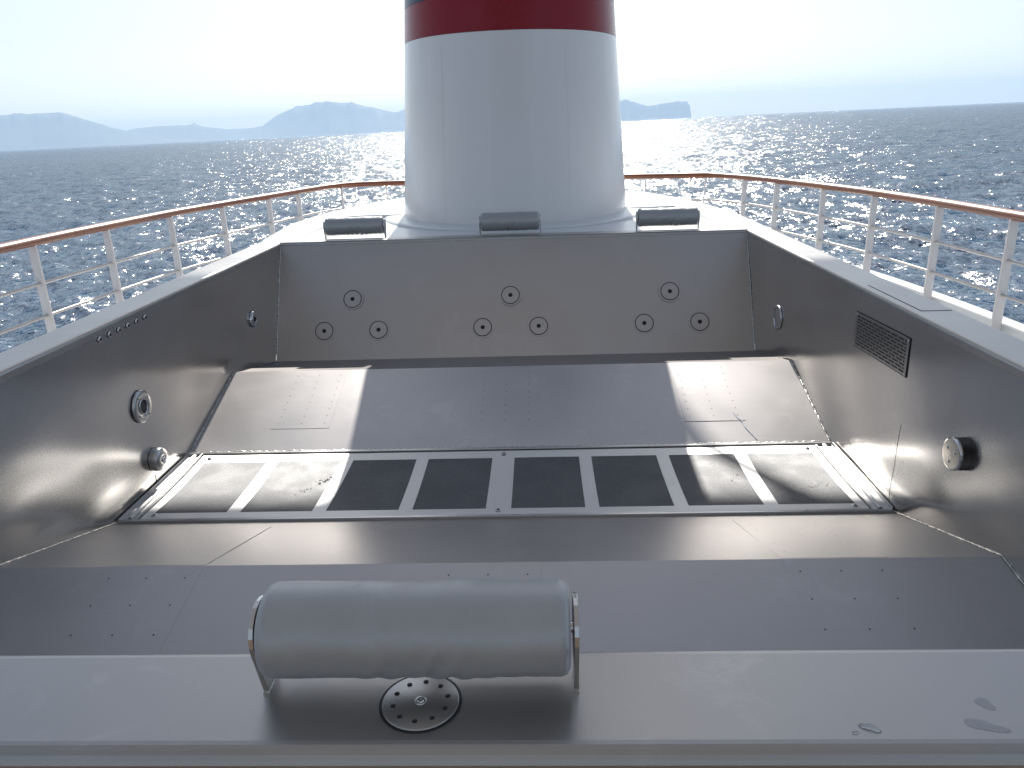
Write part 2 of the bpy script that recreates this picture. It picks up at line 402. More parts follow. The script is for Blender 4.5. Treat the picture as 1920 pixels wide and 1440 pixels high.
# ------------------------------------------------------------------ ship: hull, walkway, casing deck
RAIL_L = [(-3.02, -7), (-3.06, -3), (-3.07, 0), (-3.06, 2.4), (-3.04, 3.6), (-3.01, 4.707), (-2.949, 5.458), (-2.86, 6.275), (-2.709, 6.99), (-2.53, 7.74), (-2.36, 8.45), (-2.20, 8.93), (-1.95, 9.10), (-1.581, 9.13)]
RAIL_R = [(1.25, 8.98), (1.9, 8.80), (2.15, 8.70), (2.35, 8.30), (2.517, 7.736), (2.694, 6.956), (2.83, 6.219), (2.92, 5.381), (2.965, 4.606), (3.0, 3.6), (3.02, 2.4), (3.03, 0), (3.02, -3), (3.0, -7)]
def catmull(P, n=6):
    P = [Vector(p) for p in P]; out = []
    for i in range(len(P)-1):
        p0 = P[max(i-1, 0)]; p1 = P[i]; p2 = P[i+1]; p3 = P[min(i+2, len(P)-1)]
        for k in range(n):
            t_ = k/n
            out.append(.5*((2*p1)+(p2-p0)*t_+(2*p0-5*p1+4*p2-p3)*t_*t_+(3*p1-p0-3*p2+p3)*t_**3))
    out.append(P[-1]); return out
rail_plan = catmull(RAIL_L+[(-.5, 9.17), (.5, 9.10)]+RAIL_R, 6)
def offset_path(P, d):
    out = []
    for i, p in enumerate(P):
        t_ = (P[min(i+1, len(P)-1)]-P[max(i-1, 0)]).normalized(); out.append(Vector((p.x-t_.y*d, p.y+t_.x*d)))
    return out
inner = offset_path(rail_plan, -.03); outer = offset_path(rail_plan, .15)   # left-to-right traversal: +d = outboard
WALK_Z = -.95
wp = [(p.x, p.y) for p in outer]
MB().prism(list(reversed(wp)), WALK_Z-.2, WALK_Z).build('deck', M['white_paint'])
tag(bpy.data.objects['deck'], 'white painted walkway around the hot tub', 'deck', kind='structure')
hl = offset_path(rail_plan, .02)
mbh = MB().prism(list(reversed([(p.x, p.y) for p in hl])), SEA_Z-3, WALK_Z-.2)
tag(mbh.build('ship_hull', M['white_paint']), 'white side of the ship below the deck edge', 'hull', kind='structure')
tk = NT('teak_deck_planks'); c_ = tk.coord(); wv = tk.n('ShaderNodeTexBrick'); tk.l(c_, wv.inputs['Vector'])
wv.inputs['Scale'].default_value = 1.0; wv.inputs['Brick Width'].default_value = 2.4; wv.inputs['Row Height'].default_value = .055; wv.inputs['Mortar Size'].default_value = .003
wv.inputs['Color1'].default_value = (.30, .19, .10, 1); wv.inputs['Color2'].default_value = (.36, .24, .14, 1); wv.inputs['Mortar'].default_value = (.02, .02, .02, 1)
tk.set(base=wv.outputs['Color'], rough=.65)
tag(MB().prism([(-2.9, -7), (2.9, -7), (2.9, .66), (-2.9, .66)], WALK_Z+.001, WALK_Z+.006).build('deck_planking', tk.m), 'teak planking on the deck in front of the near side of the tub', 'planking', kind='structure')
# low bulwark kerb
def strip(A, B, z0, z1, mb):
    n = len(A); V = [(p.x, p.y, z0) for p in A]+[(p.x, p.y, z1) for p in A]+[(p.x, p.y, z1) for p in B]+[(p.x, p.y, z0) for p in B]
    F = []
    for i in range(n-1):
        F += [(i, i+1, n+i+1, n+i), (n+i, n+i+1, 2*n+i+1, 2*n+i), (2*n+i, 2*n+i+1, 3*n+i+1, 3*n+i)]
    return mb.add(V, F, 0, False)
ka = offset_path(rail_plan, .035); kb = offset_path(rail_plan, .14)
kb_o = strip(ka, kb, WALK_Z, -.565, MB()).build('bulwark', M['white_paint'], bevel=.012, recalc=True)
tag(kb_o, 'low white bulwark kerb running along the deck edge below the railing', 'bulwark')

# casing (deckhouse) with white top carrying the funnel
cas = empty('casing', (0, 5.2, 0), 'white painted raised casing deck that carries the funnel beyond the steel tub', 'casing')
CL = [(-1.668, 5.045), (-1.69, 5.4), (-1.69, 5.75), (-1.64, 6.36), (-1.52, 6.9), (-1.36, 7.4), (-1.13, 7.86), (-.7, 8.25), (0, 8.4), (.65, 8.2), (1.0, 7.86), (1.24, 7.5), (1.42, 6.9), (1.53, 6.3), (1.60, 5.7), (1.645, 5.3), (1.662, 5.045)]
def P_(o, parent):
    o.parent = parent; o.matrix_parent_inverse = parent.matrix_world.inverted(); return o
def setpar(o, parent):
    o.parent = parent; o.location = o.location-parent.location; return o
top = MB().prism(list(reversed(CL)), WALK_Z, -.003)
setpar(top.build('casing_body', M['white_paint']), cas)
# raised border on the top, with a sloping inner edge
def raised(outer_p, inner_p, z, mb):
    n = len(outer_p)
    zf = lambda y: -.002+(z+.002)*max(0, min(1, (y-5.08)/.3))
    V = [(x, y, -.006) for x, y in outer_p]+[(x, y, zf(y)) for x, y in outer_p]+[(x, y, zf(y)) for x, y in inner_p]
    cx, cy = 0, 5.6
    V += [(x+(cx-x)*.02, y+(cy-y)*.02, -.006) for x, y in inner_p]
    F = []
    for i in range(n-1):
        for a, b in ((0, 1), (1, 2), (2, 3)): F.append((a*n+i, b*n+i, b*n+i+1, a*n+i+1))
    return mb.add(V, F)
OUT = [(x*.998, y) for x, y in CL[1:-1]]; OUT[0] = (-1.672, 5.08); OUT[-1] = (1.655, 5.08)
INN = [(-1.45, 5.08), (-1.40, 5.75), (-1.36, 6.17), (-1.30, 6.21), (-1.2, 6.22), (-1.1, 6.22), (-1.02, 6.22), (-.6, 6.24), (0, 6.25), (.6, 6.24), (1.02, 6.22), (1.15, 6.24), (1.27, 6.25), (1.36, 5.9), (1.43, 5.08)]
setpar(raised(OUT, INN, .022, MB()).build('raised_border', M['white_paint'], recalc=True), cas)

# ------------------------------------------------------------------ funnel
fun = empty('funnel', (-.01, 6.45, 0), 'big white ship funnel with dark red and navy bands', 'funnel')
def fa(z): return .907-.075*z
def fb(z): return 1.08-.10*z
def funnel_shell(z0, z1, mat, name, off=0.0, n=96, steps=10):
    V = []; F = []
    for i in range(steps+1):
        z = z0+(z1-z0)*i/steps
        for k in range(n):
            a = 2*pi*k/n
            c_, s_ = cos(a), sin(a)
            e = .93
            V.append(((fa(z)+off)*math.copysign(abs(c_)**e, c_), (fb(z)+off)*math.copysign(abs(s_)**e, s_), z))
    for i in range(steps):
        for k in range(n): F.append((i*n+k, i*n+(k+1) % n, (i+1)*n+(k+1) % n, (i+1)*n+k))
    return MB().add(V, F, 0, True).build(name, mat, fun)
funnel_shell(-.003, 1.27, M['funnel'], 'funnel_casing')
funnel_shell(1.272, 1.503, M['red'], 'red_band')
funnel_shell(1.505, 4.2, M['navy'], 'navy_band')
V = [((fa(4.2))*cos(2*pi*k/48), fb(4.2)*sin(2*pi*k/48), 4.19) for k in range(48)]
MB().add(V, [tuple(range(48))]).build('funnel_top', M['dark'], fun)
# base fairing rings (low conical skirt and a thin dark sealant line)
def ell_ring(prof, mat, name, n=96):
    """prof: (offset, z)"""
    V = []; F = []
    for (d, z) in prof:
        for k in range(n):
            a = 2*pi*k/n; c_, s_ = cos(a), sin(a); e = .93
            V.append(((fa(0)+d)*math.copysign(abs(c_)**e, c_), (fb(0)+d)*math.copysign(abs(s_)**e, s_), z))
    for i in range(len(prof)-1):
        for k in range(n): F.append((i*n+k, i*n+(k+1) % n, (i+1)*n+(k+1) % n, (i+1)*n+k))
    return MB().add(V, F, 0, True).build(name, mat, fun)
ell_ring([(-.02, .0), (.006, .004), (.010, .008), (.006, .013), (-.006, .016)], M['rod'], 'base_seam')
ell_ring([(.16, -.002), (.152, .010), (.12, .014), (.03, .018), (-.01, .022)], M['white_paint'], 'base_skirt')
# vertical weld seams on the funnel, seen as thin pale lines
for (xs, z0, z1, r_) in ((-.475, .03, 1.20, .0007), (.42, .03, 1.20, .0007)):
    pts = []
    for i in range(14):
        z = z0+(z1-z0)*i/13; a = fa(z); b = fb(z)
        c_ = min(1, abs(xs*(1-.05*z))/a)**(1/.93); s_ = math.sqrt(max(0, 1-c_*c_))
        pts.append((xs*(1-.05*z), -b*s_**.93-.0005, z))
    MB().tube(pts, r_, 6).build('weld_seam', M['white_paint'], fun)

# ------------------------------------------------------------------ railing
rail = empty('deck_railing', (0, 9.1, WALK_Z), 'white deck railing with varnished wooden handrail curving around the funnel', 'railing')
ROFF = Vector((0, -9.1, -WALK_Z))
RZ = .078
hr = MB()
n = 14; V = []; F = []
P3 = [Vector((p.x, p.y, RZ)) for p in rail_plan]
# split handrail into lengths with a thin joint between them
joints = [0, 13, 25, 33, 42, 52, 60, 68, 75, 84, 92, 100, 110, 122, len(P3)-1]
joints = sorted(set(min(j, len(P3)-1) for j in joints))
def rail_len(a, b):
    pts = P3[a:b+1]
    e0 = (pts[1]-pts[0]).normalized()*.0015; e1 = (pts[-2]-pts[-1]).normalized()*.0015
    pts = [pts[0]+e0]+pts[1:-1]+[pts[-1]+e1]
    return MB().tube([p+ROFF for p in pts], .040, 14, ry=.030)
for a, b in zip(joints[:-1], joints[1:]):
    rail_len(a, b).build('handrail', M['wood'], rail)
MB().tube([p+ROFF for p in P3], .026, 10, ry=.018).build('handrail_core', M['rubber'], rail)
for dz in (-.187, -.395):
    MB().tube([(p.x, p.y-9.1, dz-WALK_Z) for p in rail_plan], .011, 8).build('rail_rod', M['rod'], rail)
POSTS = [(-3.07, 1.2), (-3.06, 2.2), (-3.055, 3.1), (-3.04, 3.95), (-3.01, 4.707), (-2.949, 5.458), (-2.86, 6.275), (-2.709, 6.99), (-2.53, 7.74), (-2.40, 8.30), (-2.10, 9.02), (-1.60, 9.13), (-.8, 9.16), (0, 9.15), (.7, 9.08),
         (1.40, 8.94), (2.03, 8.76), (2.35, 8.30), (2.517, 7.736), (2.694, 6.956), (2.83, 6.219), (2.92, 5.381), (2.965, 4.606), (2.99, 3.85), (3.01, 3.0), (3.02, 2.1), (3.03, 1.2)]
for (px, py) in POSTS:
    k = min(range(len(rail_plan)), key=lambda i: (rail_plan[i]-Vector((px, py))).length)
    t_ = (rail_plan[min(k+1, len(rail_plan)-1)]-rail_plan[max(k-1, 0)]).normalized(); nrm = Vector((-t_.y, t_.x))
    mb = MB(); V = []
    for z, wd in ((0, .034), (RZ-WALK_Z-.02, .029)):
        for (su, sn) in ((-1, -1), (1, -1), (1, 1), (-1, 1)):
            p = Vector((px, py))+t_*.008*su+nrm*wd*sn*.95; V.append((p.x, p.y-9.1, z))
    mb.add(V, [(0, 3, 2, 1), (4, 5, 6, 7), (0, 1, 5, 4), (1, 2, 6, 5), (2, 3, 7, 6), (3, 0, 4, 7)])
    mb.build('post', M['white_post'], rail, bevel=.003)

# ------------------------------------------------------------------ hot tub
W = 1.5; YB, YN = 4.914, .859
PROF = [(YB, 0), (4.55, -.695), (3.887, -.552), (3.25, -.757), (2.60, -.757), (1.955, -.552), (1.25, -.695), (YN, 0)]
def prof_z(y):
    for (y1, z1), (y0, z0) in zip(PROF[:-1], PROF[1:]):
        if y0 <= y <= y1: return z0+(z1-z0)*(y-y0)/(y1-y0)
    return 0
tub = empty('hot_tub', (0, 0, 0), 'large empty stainless steel hot tub basin with jets and drain plate', 'hot tub')
def sheet(y0, z0, y1, z1, name, mat, nx=40, ny=8, amp=.0015, seed=0):
    """cross-ship sheet between profile points with a little real buckling"""
    V = []; F = []; r = np.random.default_rng(seed); ph = r.uniform(0, 6.28, 6)
    d = Vector((0, y1-y0, z1-z0)); nn_ = Vector((0, -d.z, d.y)).normalized()
    for i in range(nx+1):
        for j in range(ny+1):
            u, v = i/nx, j/ny; e = min(1, 6*u, 6*(1-u), 5*v, 5*(1-v))
            b = amp*e*(sin(7*u+ph[0])+.6*sin(13*u+3*v+ph[1])+.5*sin(5*v+ph[2]))
            V.append(Vector((-W+2*W*u, y0+(y1-y0)*v, z0+(z1-z0)*v))+nn_*b)
    for i in range(nx):
        for j in range(ny): a = i*(ny+1)+j; F.append((a, a+ny+1, a+ny+2, a+1))
    return MB().add(V, F, 0, True).build(name, mat, tub, recalc=False)
names = ['backrest', 'seat', 'foot_slope', 'floor', 'foot_slope', 'seat', 'backrest']
for k in range(7):
    (a, b), (c_, d) = PROF[k], PROF[k+1]
    sheet(a, b-(.02 if k == 0 else 0), c_, d-(.02 if k == 6 else 0), names[k], M['steel_x'] if k in (0, 6) else M['steel_seat_dim'] if k in (1, 5) else M['steel_slope'], seed=k, amp=.0006)
WPH = {sg: np.random.default_rng(21 if sg > 0 else 8).uniform(0, 6.28, 8) for sg in (-1, 1)}
def wall_x(sgn, y, z):
    """real unevenness of the thin side sheets, stronger low down and between the fittings"""
    zb = prof_z(y); v = max(0, min(1, (z+.012)/(zb+.012))); t_ = (y-YN)/(YB-YN); ph = WPH[sgn]
    e = min(1, 1.25*v*v, 8*(1-v)+.05, 7*t_+.02, 7*(1-t_)+.02)
    b_ = .0085*e*(sin(3.1*y+ph[0]+1.2*z)+.7*sin(6.3*y+4*z+ph[1])+.8*sin(5*z+ph[2]-1.3*y)+.35*sin(11*y-7*z+ph[3]))
    return sgn*(W+b_*.8)
def side_wall(sgn):
    V = []; F = []; ny, nz = 110, 30
    for i in range(ny+1):
        y = YN+(YB-YN)*i/ny; zb = prof_z(y)
        for j in range(nz+1):
            z = -.031+(zb+.031)*j/nz; V.append((wall_x(sgn, y, z), y, z))
    for i in range(ny):
        for j in range(nz):
            a = i*(nz+1)+j; f = (a, a+1, a+nz+2, a+nz+1); F.append(f if sgn > 0 else f[::-1])
    return MB().add(V, F, 0, True).build('side_wall', M['steel_wall'], tub)
side_wall(1); side_wall(-1)

# rim: rounded flat coping swept round the opening with mitred corners, and the outer casing of the tub
def rim():
    wd = {'n': .185, 's': .166, 'b': .132}
    RI, RO = .016, .022
    prof = [('i', -.0015, -.034)]
    for k in range(7): a = pi/2*k/6; prof.append(('i', -.0015+RI*(1-cos(a)), -RI+RI*sin(a)))
    for k in range(7): a = pi/2*k/6; prof.append(('o', -RO+RO*sin(a), -RO+RO*cos(a)))
    prof.append(('o', 0, -.62))
    V = []; F = []
    for (an, d, z) in prof:
        ds = d if an == 'i' else wd['s']+d; dn = d if an == 'i' else wd['n']+d; db = d if an == 'i' else wd['b']+d
        V += [(-W-ds, YN-dn, z), (W+ds, YN-dn, z), (W+ds, YB+db, z), (-W-ds, YB+db, z)]
    n = len(prof)
    for i in range(n-1):
        for k in range(4): k2 = (k+1) % 4; F.append((i*4+k, i*4+k2, (i+1)*4+k2, (i+1)*4+k))
    o = MB().add(V, F, 0, False).build('rim', M['steel_rim'], tub, recalc=False)
    return o
rim()

def on_plane(y0, z0, y1, z1, y, off=0.0):
    z = z0+(z1-z0)*(y-y0)/(y1-y0); d = Vector((0, y1-y0, z1-z0)); nn_ = Vector((0, -d.z, d.y)).normalized()
    if nn_.z < 0: nn_ = -nn_
    return Vector((0, y, z))+nn_*off, nn_

# weld seams
def weld(pts, r_, bumpy=.0, step=.012, name='weld_seam'):
    out = []; rr = []
    for a, b in zip(pts[:-1], pts[1:]):
        a = Vector(a); b = Vector(b); m_ = max(2, int((b-a).length/step))
        for i in range(m_):
            p = a.lerp(b, i/m_); j = bumpy
            out.append(p+Vector((random.uniform(-j, j), random.uniform(-j, j), random.uniform(-j, j))))
            rr.append(r_*(1+random.uniform(-.5, .6)*(bumpy > 0)))
    out.append(Vector(pts[-1])); rr.append(r_)
    return MB().tube(out, rr, 6).build(name, M['weld'], tub)
for sgn in (-1, 1):
    x = sgn*(W-.003)
    weld([(x, y, z+.003) for y, z in PROF[0:3]], .0022, .0003)
    weld([(x, y, z+.003) for y, z in PROF[2:4]], .0028, .0003)
    weld([(x, y, z+.003) for y, z in PROF[4:7]], .0028, .0003)
    weld([(x, YB-.004, -.02), (x, 4.554, -.69)], .0018, .0002)
weld([(-1.46, 3.258, -.751), (1.46, 3.258, -.751)], .0045, .0007, .010)
# steel angle lip behind the drain plate
MB().box((-1.49, 3.215, -.757), (1.49, 3.235, -.738)).build('floor_lip', M['steel_satin'], tub, bevel=.003)
MB().box((-1.49, 2.585, -.757), (1.49, 2.600, -.742)).build('floor_lip', M['steel_satin'], tub, bevel=.002)

# drain plate with eight perforated panels
GZ = -.744
gp = empty('drain_plate', (0, 2.9, GZ)); gp.parent = tub
cellx = []
for k in range(4):
    x0 = .05+k*.345; cellx.append((x0, x0+.29))
cells = [(-b, -a) for a, b in reversed(cellx)]+cellx
def sag(y): return -.010*max(0, 1-((y-2.905)/.30)**2)
def bowed(x0, x1, y0, y1, mb, mi=0, dz=0.0):
    n_ = max(1, int((y1-y0)/.03)); V = []; F = []
    for i in range(n_+1):
        y = y0+(y1-y0)*i/n_; z = sag(y)+dz; V += [(x0, y-2.9, z), (x1, y-2.9, z)]
    for i in range(n_): F.append((2*i, 2*i+1, 2*i+3, 2*i+2))
    mb.add(V, F, mi, True)
def plate_grid():
    xs = sorted(set([-1.41, 1.41]+[c for ab in cells for c in ab])); mb = MB()
    bowed(-1.41, 1.41, 2.612, 2.655, mb); bowed(-1.41, 1.41, 3.135, 3.2, mb)
    for i in range(len(xs)-1):
        if any(a < (xs[i]+xs[i+1])/2 < b for a, b in cells): continue
        bowed(xs[i], xs[i+1], 2.655, 3.135, mb)
    mb.box((-1.41, 2.604-2.9, -.014), (1.41, 2.612-2.9, -.0005)); mb.box((-1.41, 3.2-2.9, -.012), (1.41, 3.206-2.9, -.0005))
    mb.box((-1.41, 2.612-2.9, -.012), (-1.407, 3.2-2.9, -.0115)); mb.box((1.407, 2.612-2.9, -.012), (1.41, 3.2-2.9, -.0115))
    return mb.build('plate_frame', M['steel_plate'], gp)
plate_grid()
for (a, b) in cells:
    mb = MB(); bowed(a, b, 2.655, 3.135, mb, dz=-.0009); mb.build('perforated_panel', M['perf'], gp)
for (x, y) in ((-1.365, 2.63), (-1.365, 3.175), (1.365, 2.63), (1.365, 3.175), (0, 2.635), (0, 3.172)):
    mb = MB().lathe([(.011, 0), (.010, .0025), (.006, .003)], 20, 0, Matrix.Translation((x, y-2.9, 0)), cap1=False)
    mb.lathe([(.006, .003), (.004, .001), (.0001, .001)], 20, 1, Matrix.Translation((x, y-2.9, 0)))
    mb.build('screw', [M['steel_satin'], M['dark']], gp)
for sgn in (-1, 1):   # side gutters
    mb = MB(); a, b = sorted((sgn*1.415, sgn*1.494))
    mb.box((a, 2.602, -.753), (b, 3.214, -.7502)); mb.box((a, 2.602, -.7502), (a+.003, 3.214, -.742)); mb.box((b-.003, 2.602, -.7502), (b, 3.214, -.736))
    mb.tube([(sgn*1.452, 2.61, -.747), (sgn*1.452, 3.21, -.747)], .009, 10)
    mb.build('side_gutter', M['steel_plate'], tub)

# jets on the far backrest
bw0, bw1 = (YB, 0.0), (4.55, -.695)
def bw(x, y, off):
    z = bw0[1]+(bw1[1]-bw0[1])*(bw0[0]-y)/(bw0[0]-bw1[0]); nb = Vector((0, -.695, .364)).normalized()
    return Vector((x, y, z))+nb*off, nb
def jet():
    root = MB().lathe([(.070, -.003), (.070, .0010), (.0695, .0014), (.0590, .0014), (.0588, -.001)], 64, smooth=False).build('jet_nozzle', M['steel_x'], tub)
    MB().lathe([(.0590, .0012), (.0535, .0012)], 48).build('seal_ring', M['dark'], root)
    MB().lathe([(.0536, -.002), (.0535, .0016), (.0530, .0020), (.013, .0020), (.012, .0)], 64, smooth=False).build('jet_face', M['steel_x'], root)
    MB().lathe([(.0135, .0021), (.0128, .0027), (.0001, .0024)], 24).build('jet_hole', M['dark'], root)
    return root
M['grille'] = plain('dull_steel_grille', (.33, .325, .32), .34, 1.0, var=.08)
M['jetface'] = plain('satin_steel_jet_face', (.50, .49, .47), .36, 1.0, var=.05)
jets = [(-1.018, 4.733), (-1.196, 4.638), (-.848, 4.638), (-.008, 4.733), (-.186, 4.638), (.167, 4.638), (.995, 4.732), (.827, 4.639), (1.171, 4.639)]
j0 = jet()
for i, (x, y) in enumerate(jets):
    o = j0 if i == 0 else copy_tree(j0, tub)
    p, nb = bw(x, y, .0015); o.matrix_local = frame(p, (1, 0, 0), nb)

# air panels with rows of tiny holes
def air_panel(xc, plane, ytop, ybot, rows, r_=.0032, wd=.145, y_edge=None, name='air_panel'):
    (ya, za), (yb, zb) = plane; mb = MB()
    def pt(x, y, off):
        p, nn_ = on_plane(ya, za, yb, zb, y, off); return Vector((x, p.y, p.z)), nn_
    y0, y1 = y_edge
    V = [pt(xc-wd, y0, .0008)[0], pt(xc+wd, y0, .0008)[0], pt(xc+wd, y1, .0008)[0], pt(xc-wd, y1, .0008)[0],
         pt(xc-wd-.001, y0, -.002)[0], pt(xc+wd+.001, y0, -.002)[0], pt(xc+wd+.001, y1-.001, -.002)[0], pt(xc-wd-.001, y1-.001, -.002)[0]]
    mb.add(V, [(0, 3, 2, 1), (0, 1, 5, 4), (1, 2, 6, 5), (2, 3, 7, 6), (3, 0, 4, 7)])
    for x in (-.115, 0, .115):
        for k in range(rows):
            y = ytop+(ybot-ytop)*k/(rows-1); p, nn_ = pt(xc+x, y, .0012)
            mb.lathe([(r_, -.001), (r_, 0), (.0001, 0)], 10, 1, frame(p, (1, 0, 0), nn_), smooth=False)
    o = mb.build(name, [M['steel_seat_dim'] if plane is PS else M['steel_slope'], M['dark']], tub)
    return o
PF = ((3.887, -.552), (3.25, -.757)); PS = ((1.955, -.552), (1.25, -.695)); PN = ((2.60, -.757), (1.955, -.552))
for xc in (-1.012, -.005, 1.008):
    air_panel(xc, PF, 3.839, 3.457, 8, .0026, y_edge=(3.872, 3.42))
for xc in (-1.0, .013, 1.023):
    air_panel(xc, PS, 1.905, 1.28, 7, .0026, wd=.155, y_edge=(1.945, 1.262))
    air_panel(xc, PN, 2.42, 2.05, 5, .0014, wd=.155, y_edge=(2.50, 1.962))

# fittings on the side walls
def wall_frame(sgn, y, z, off=0.0):
    x = wall_x(sgn, y, z)-sgn*off; e_ = .03
    dy = (wall_x(sgn, y+e_, z)-wall_x(sgn, y-e_, z))/(2*e_); dz = (wall_x(sgn, y, z+e_)-wall_x(sgn, y, z-e_))/(2*e_)
    return frame((x, y, z), (0, -sgn, 0), (-sgn, sgn*dy, sgn*dz))
# left: small round light, port light, return nozzle, six buttons
mb = MB().lathe([(.047, 0), (.046, .010), (.040, .016), (.030, .018), (.026, .012), (.0001, .010)], 32)
o = mb.build('wall_light', M['steel_polished'], tub); o.matrix_local = wall_frame(-1, 4.27, -.35, .002)
MB().lathe([(.014, .011), (.012, .017), (.0001, .018)], 20).build('lens', M['dark'], o)
mb = MB().lathe([(.070, 0), (.069, .007), (.064, .011), (.037, .012), (.034, .009)], 48)
for a in (.6, 2.2, 3.75, 5.3): mb.lathe([(.004, .0125), (.0001, .0126)], 10, 1, Matrix.Translation((.053*cos(a), .053*sin(a), 0)))
o = mb.build('port_light', [M['steel_satin'], M['dark']], tub); o.matrix_local = wall_frame(-1, 2.92, -.388, .004)
MB().lathe([(.034, .011), (.031, .016), (.029, .012), (.028, .004)], 32).build('light_ring', M['steel_polished'], o)
MB().lathe([(.028, .006), (.018, .009), (.0001, .010)], 32).build('lens', M['glass'] if 'glass' in M else M['rubber'], o)
mb = MB().lathe([(.050, 0), (.052, .010), (.050, .028), (.043, .037), (.022, .041), (.016, .040), (.0155, .030)], 40)
o = mb.build('return_nozzle', M['steel_satin'], tub); o.matrix_local = wall_frame(-1, 2.945, -.640, .002)
MB().lathe([(.0155, .032), (.010, .044), (.0085, .044), (.007, .036)], 24).build('nozzle_eye', M['steel_polished'], o)
MB().lathe([(.007, .036), (.0001, .036)], 16).build('nozzle_hole', M['dark'], o)
b0 = None
for k, y in enumerate((2.737, 2.807, 2.877, 2.947, 3.018, 3.089)):
    if b0 is None:
        b0 = MB().lathe([(.0115, 0), (.0112, .004), (.009, .0062), (.0065, .0060)], 20).build('control_button', M['steel_polished'], tub)
        MB().lathe([(.0065, .0055), (.003, .0048), (.0001, .0048)], 16).build('button_face', M['dark'], b0); o = b0
    else: o = copy_tree(b0, tub)
    o.matrix_local = wall_frame(-1, y, -.0475, .002)
# right: handle ring, vent grille, suction cover
mb = MB().lathe([(.068, 0), (.067, .006), (.062, .009), (.056, .007), (.054, .003), (.050, .002), (.0001, .002)], 48)
o = mb.build('wall_light', M['steel_satin'], tub); o.matrix_local = wall_frame(1, 4.139, -.382, .002)
tag(o, 'flat round cover on the right wall')
vg = empty('vent_grille'); vg.parent = tub; vg.matrix_local = frame((wall_x(1, 2.892, -.173)-.0015, 2.892, -.173), (0, -1, 0), (-1, 0, 0)) @ Matrix.Rotation(rad(1.6), 4, 'Z')
hw, hh = .236, .070
MB().box((-hw-.004, -hh-.004, -.002), (hw+.004, hh+.004, .001)).build('grille_backing', M['dark'], vg)
mb = MB(); mb.box((-hw, -hh, .001), (hw, hh, .0035)); mb.build('grille_plate', M['grille'], vg, bevel=.0015)
mb = MB(); nrow = 10
for r_ in range(nrow):
    yy = -hh+.013+(2*hh-.026)*r_/(nrow-1); off = .027 if r_ % 2 else 0
    x = -hw+.022-off
    while x < hw-.02:
        a, b = max(x, -hw+.018), min(x+.046, hw-.018)
        if b-a > .008: mb.box((a, yy-.0032, .0036), (b, yy+.0032, .0041))
        x += .056
mb.build('grille_slots', M['dark'], vg)
for sx in (-1, 1):
    for sy in (-1, 1):
        MB().lathe([(.004, .0035), (.003, .0055), (.0001, .0055)], 12, 0, Matrix.Translation((sx*(hw-.009), sy*(hh-.009), 0))).build('screw', M['steel_polished'], vg)
def knurl_cover():
    root = empty('suction_cover'); root.parent = tub; root.matrix_local = wall_frame(1, 2.235, -.354, 0)
    mb = MB(); n = 120; R0 = .051
    V = []; F = []
    for z, rr in ((0, R0), (.024, R0)):
        for k in range(n):
            r_ = rr+(.0012 if k % 2 else -.0012); a = 2*pi*k/n; V.append((r_*cos(a), r_*sin(a), z))
    for k in range(n): F.append((k, (k+1) % n, n+(k+1) % n, n+k))
    mb.add(V, F); mb.build('cover_side', M['rubber_steel'], root)
    MB().lathe([(.053, .024), (.0535, .028), (.0515, .0315), (.048, .0325)], 60).build('cover_ring', M['steel_polished'], root)
    MB().lathe([(.048, .0325), (.03, .0335), (.0001, .034)], 60).build('cover_face', M['cover_face'], root)
    for a in (.5, 2.6, 4.7):
        mb = MB().lathe([(.0055, .033), (.005, .036), (.003, .0365)], 16, 0, Matrix.Translation((.026*cos(a), .026*sin(a), 0)))
        mb.lathe([(.003, .0365), (.0001, .0345)], 16, 1, Matrix.Translation((.026*cos(a), .026*sin(a), 0)))
        mb.build('screw', [M['steel_polished'], M['dark']], root)
M['rubber_steel'] = plain('ribbed_steel_side', (.16, .15, .15), .4, 1.0)
def cface():
    t = NT('perforated_cover_face'); c = t.coord(); v = t.n('ShaderNodeTexVoronoi'); v.inputs['Scale'].default_value = 230; t.l(c, v.inputs['Vector']); v.inputs['Randomness'].default_value = .15
    h = t.maprange(v.outputs['Distance'], .28, .36, 1, 0)
    t.set(base=t.mixc(h, (.60, .56, .50), (.03, .03, .03)), metal=1.0, rough=.28); return t.m
M['cover_face'] = cface()
knurl_cover()
# thin vertical joint on the right wall
MB().tube([(wall_x(1, y, z)-.0005, y, z) for y, z in [(2.640+.0025*sin(k*.5), -.42-.02*k) for k in range(17)]], .0008, 6).build('wall_joint', M['weld'], tub)
MB().tube([(-W+.001, 2.93, -.70), (-W+.001, 2.93, -.75)], .002, 6).build('wall_joint', M['rubber'], tub)
# access hatch in the right rim
hx0, hx1, hy0, hy1 = 1.534, 1.637, 2.68, 3.135
hatch = MB().box((hx0-.0022, hy0-.0022, -.002), (hx1+.0022, hy1+.0022, .0006)).build('access_hatch', M['dark'], tub)
MB().box((hx0, hy0, 0), (hx1, hy1, .0016)).build('hatch_plate', M['steel_rim'], hatch)
for (x, y) in ((1.545, 2.70), (1.626, 2.695), (1.59, 2.93)):
    MB().lathe([(.005, .0016), (.0045, .0024), (.0001, .0020)], 14, 0, Matrix.Translation((x, y, 0))).build('screw', M['steel_satin'], hatch)
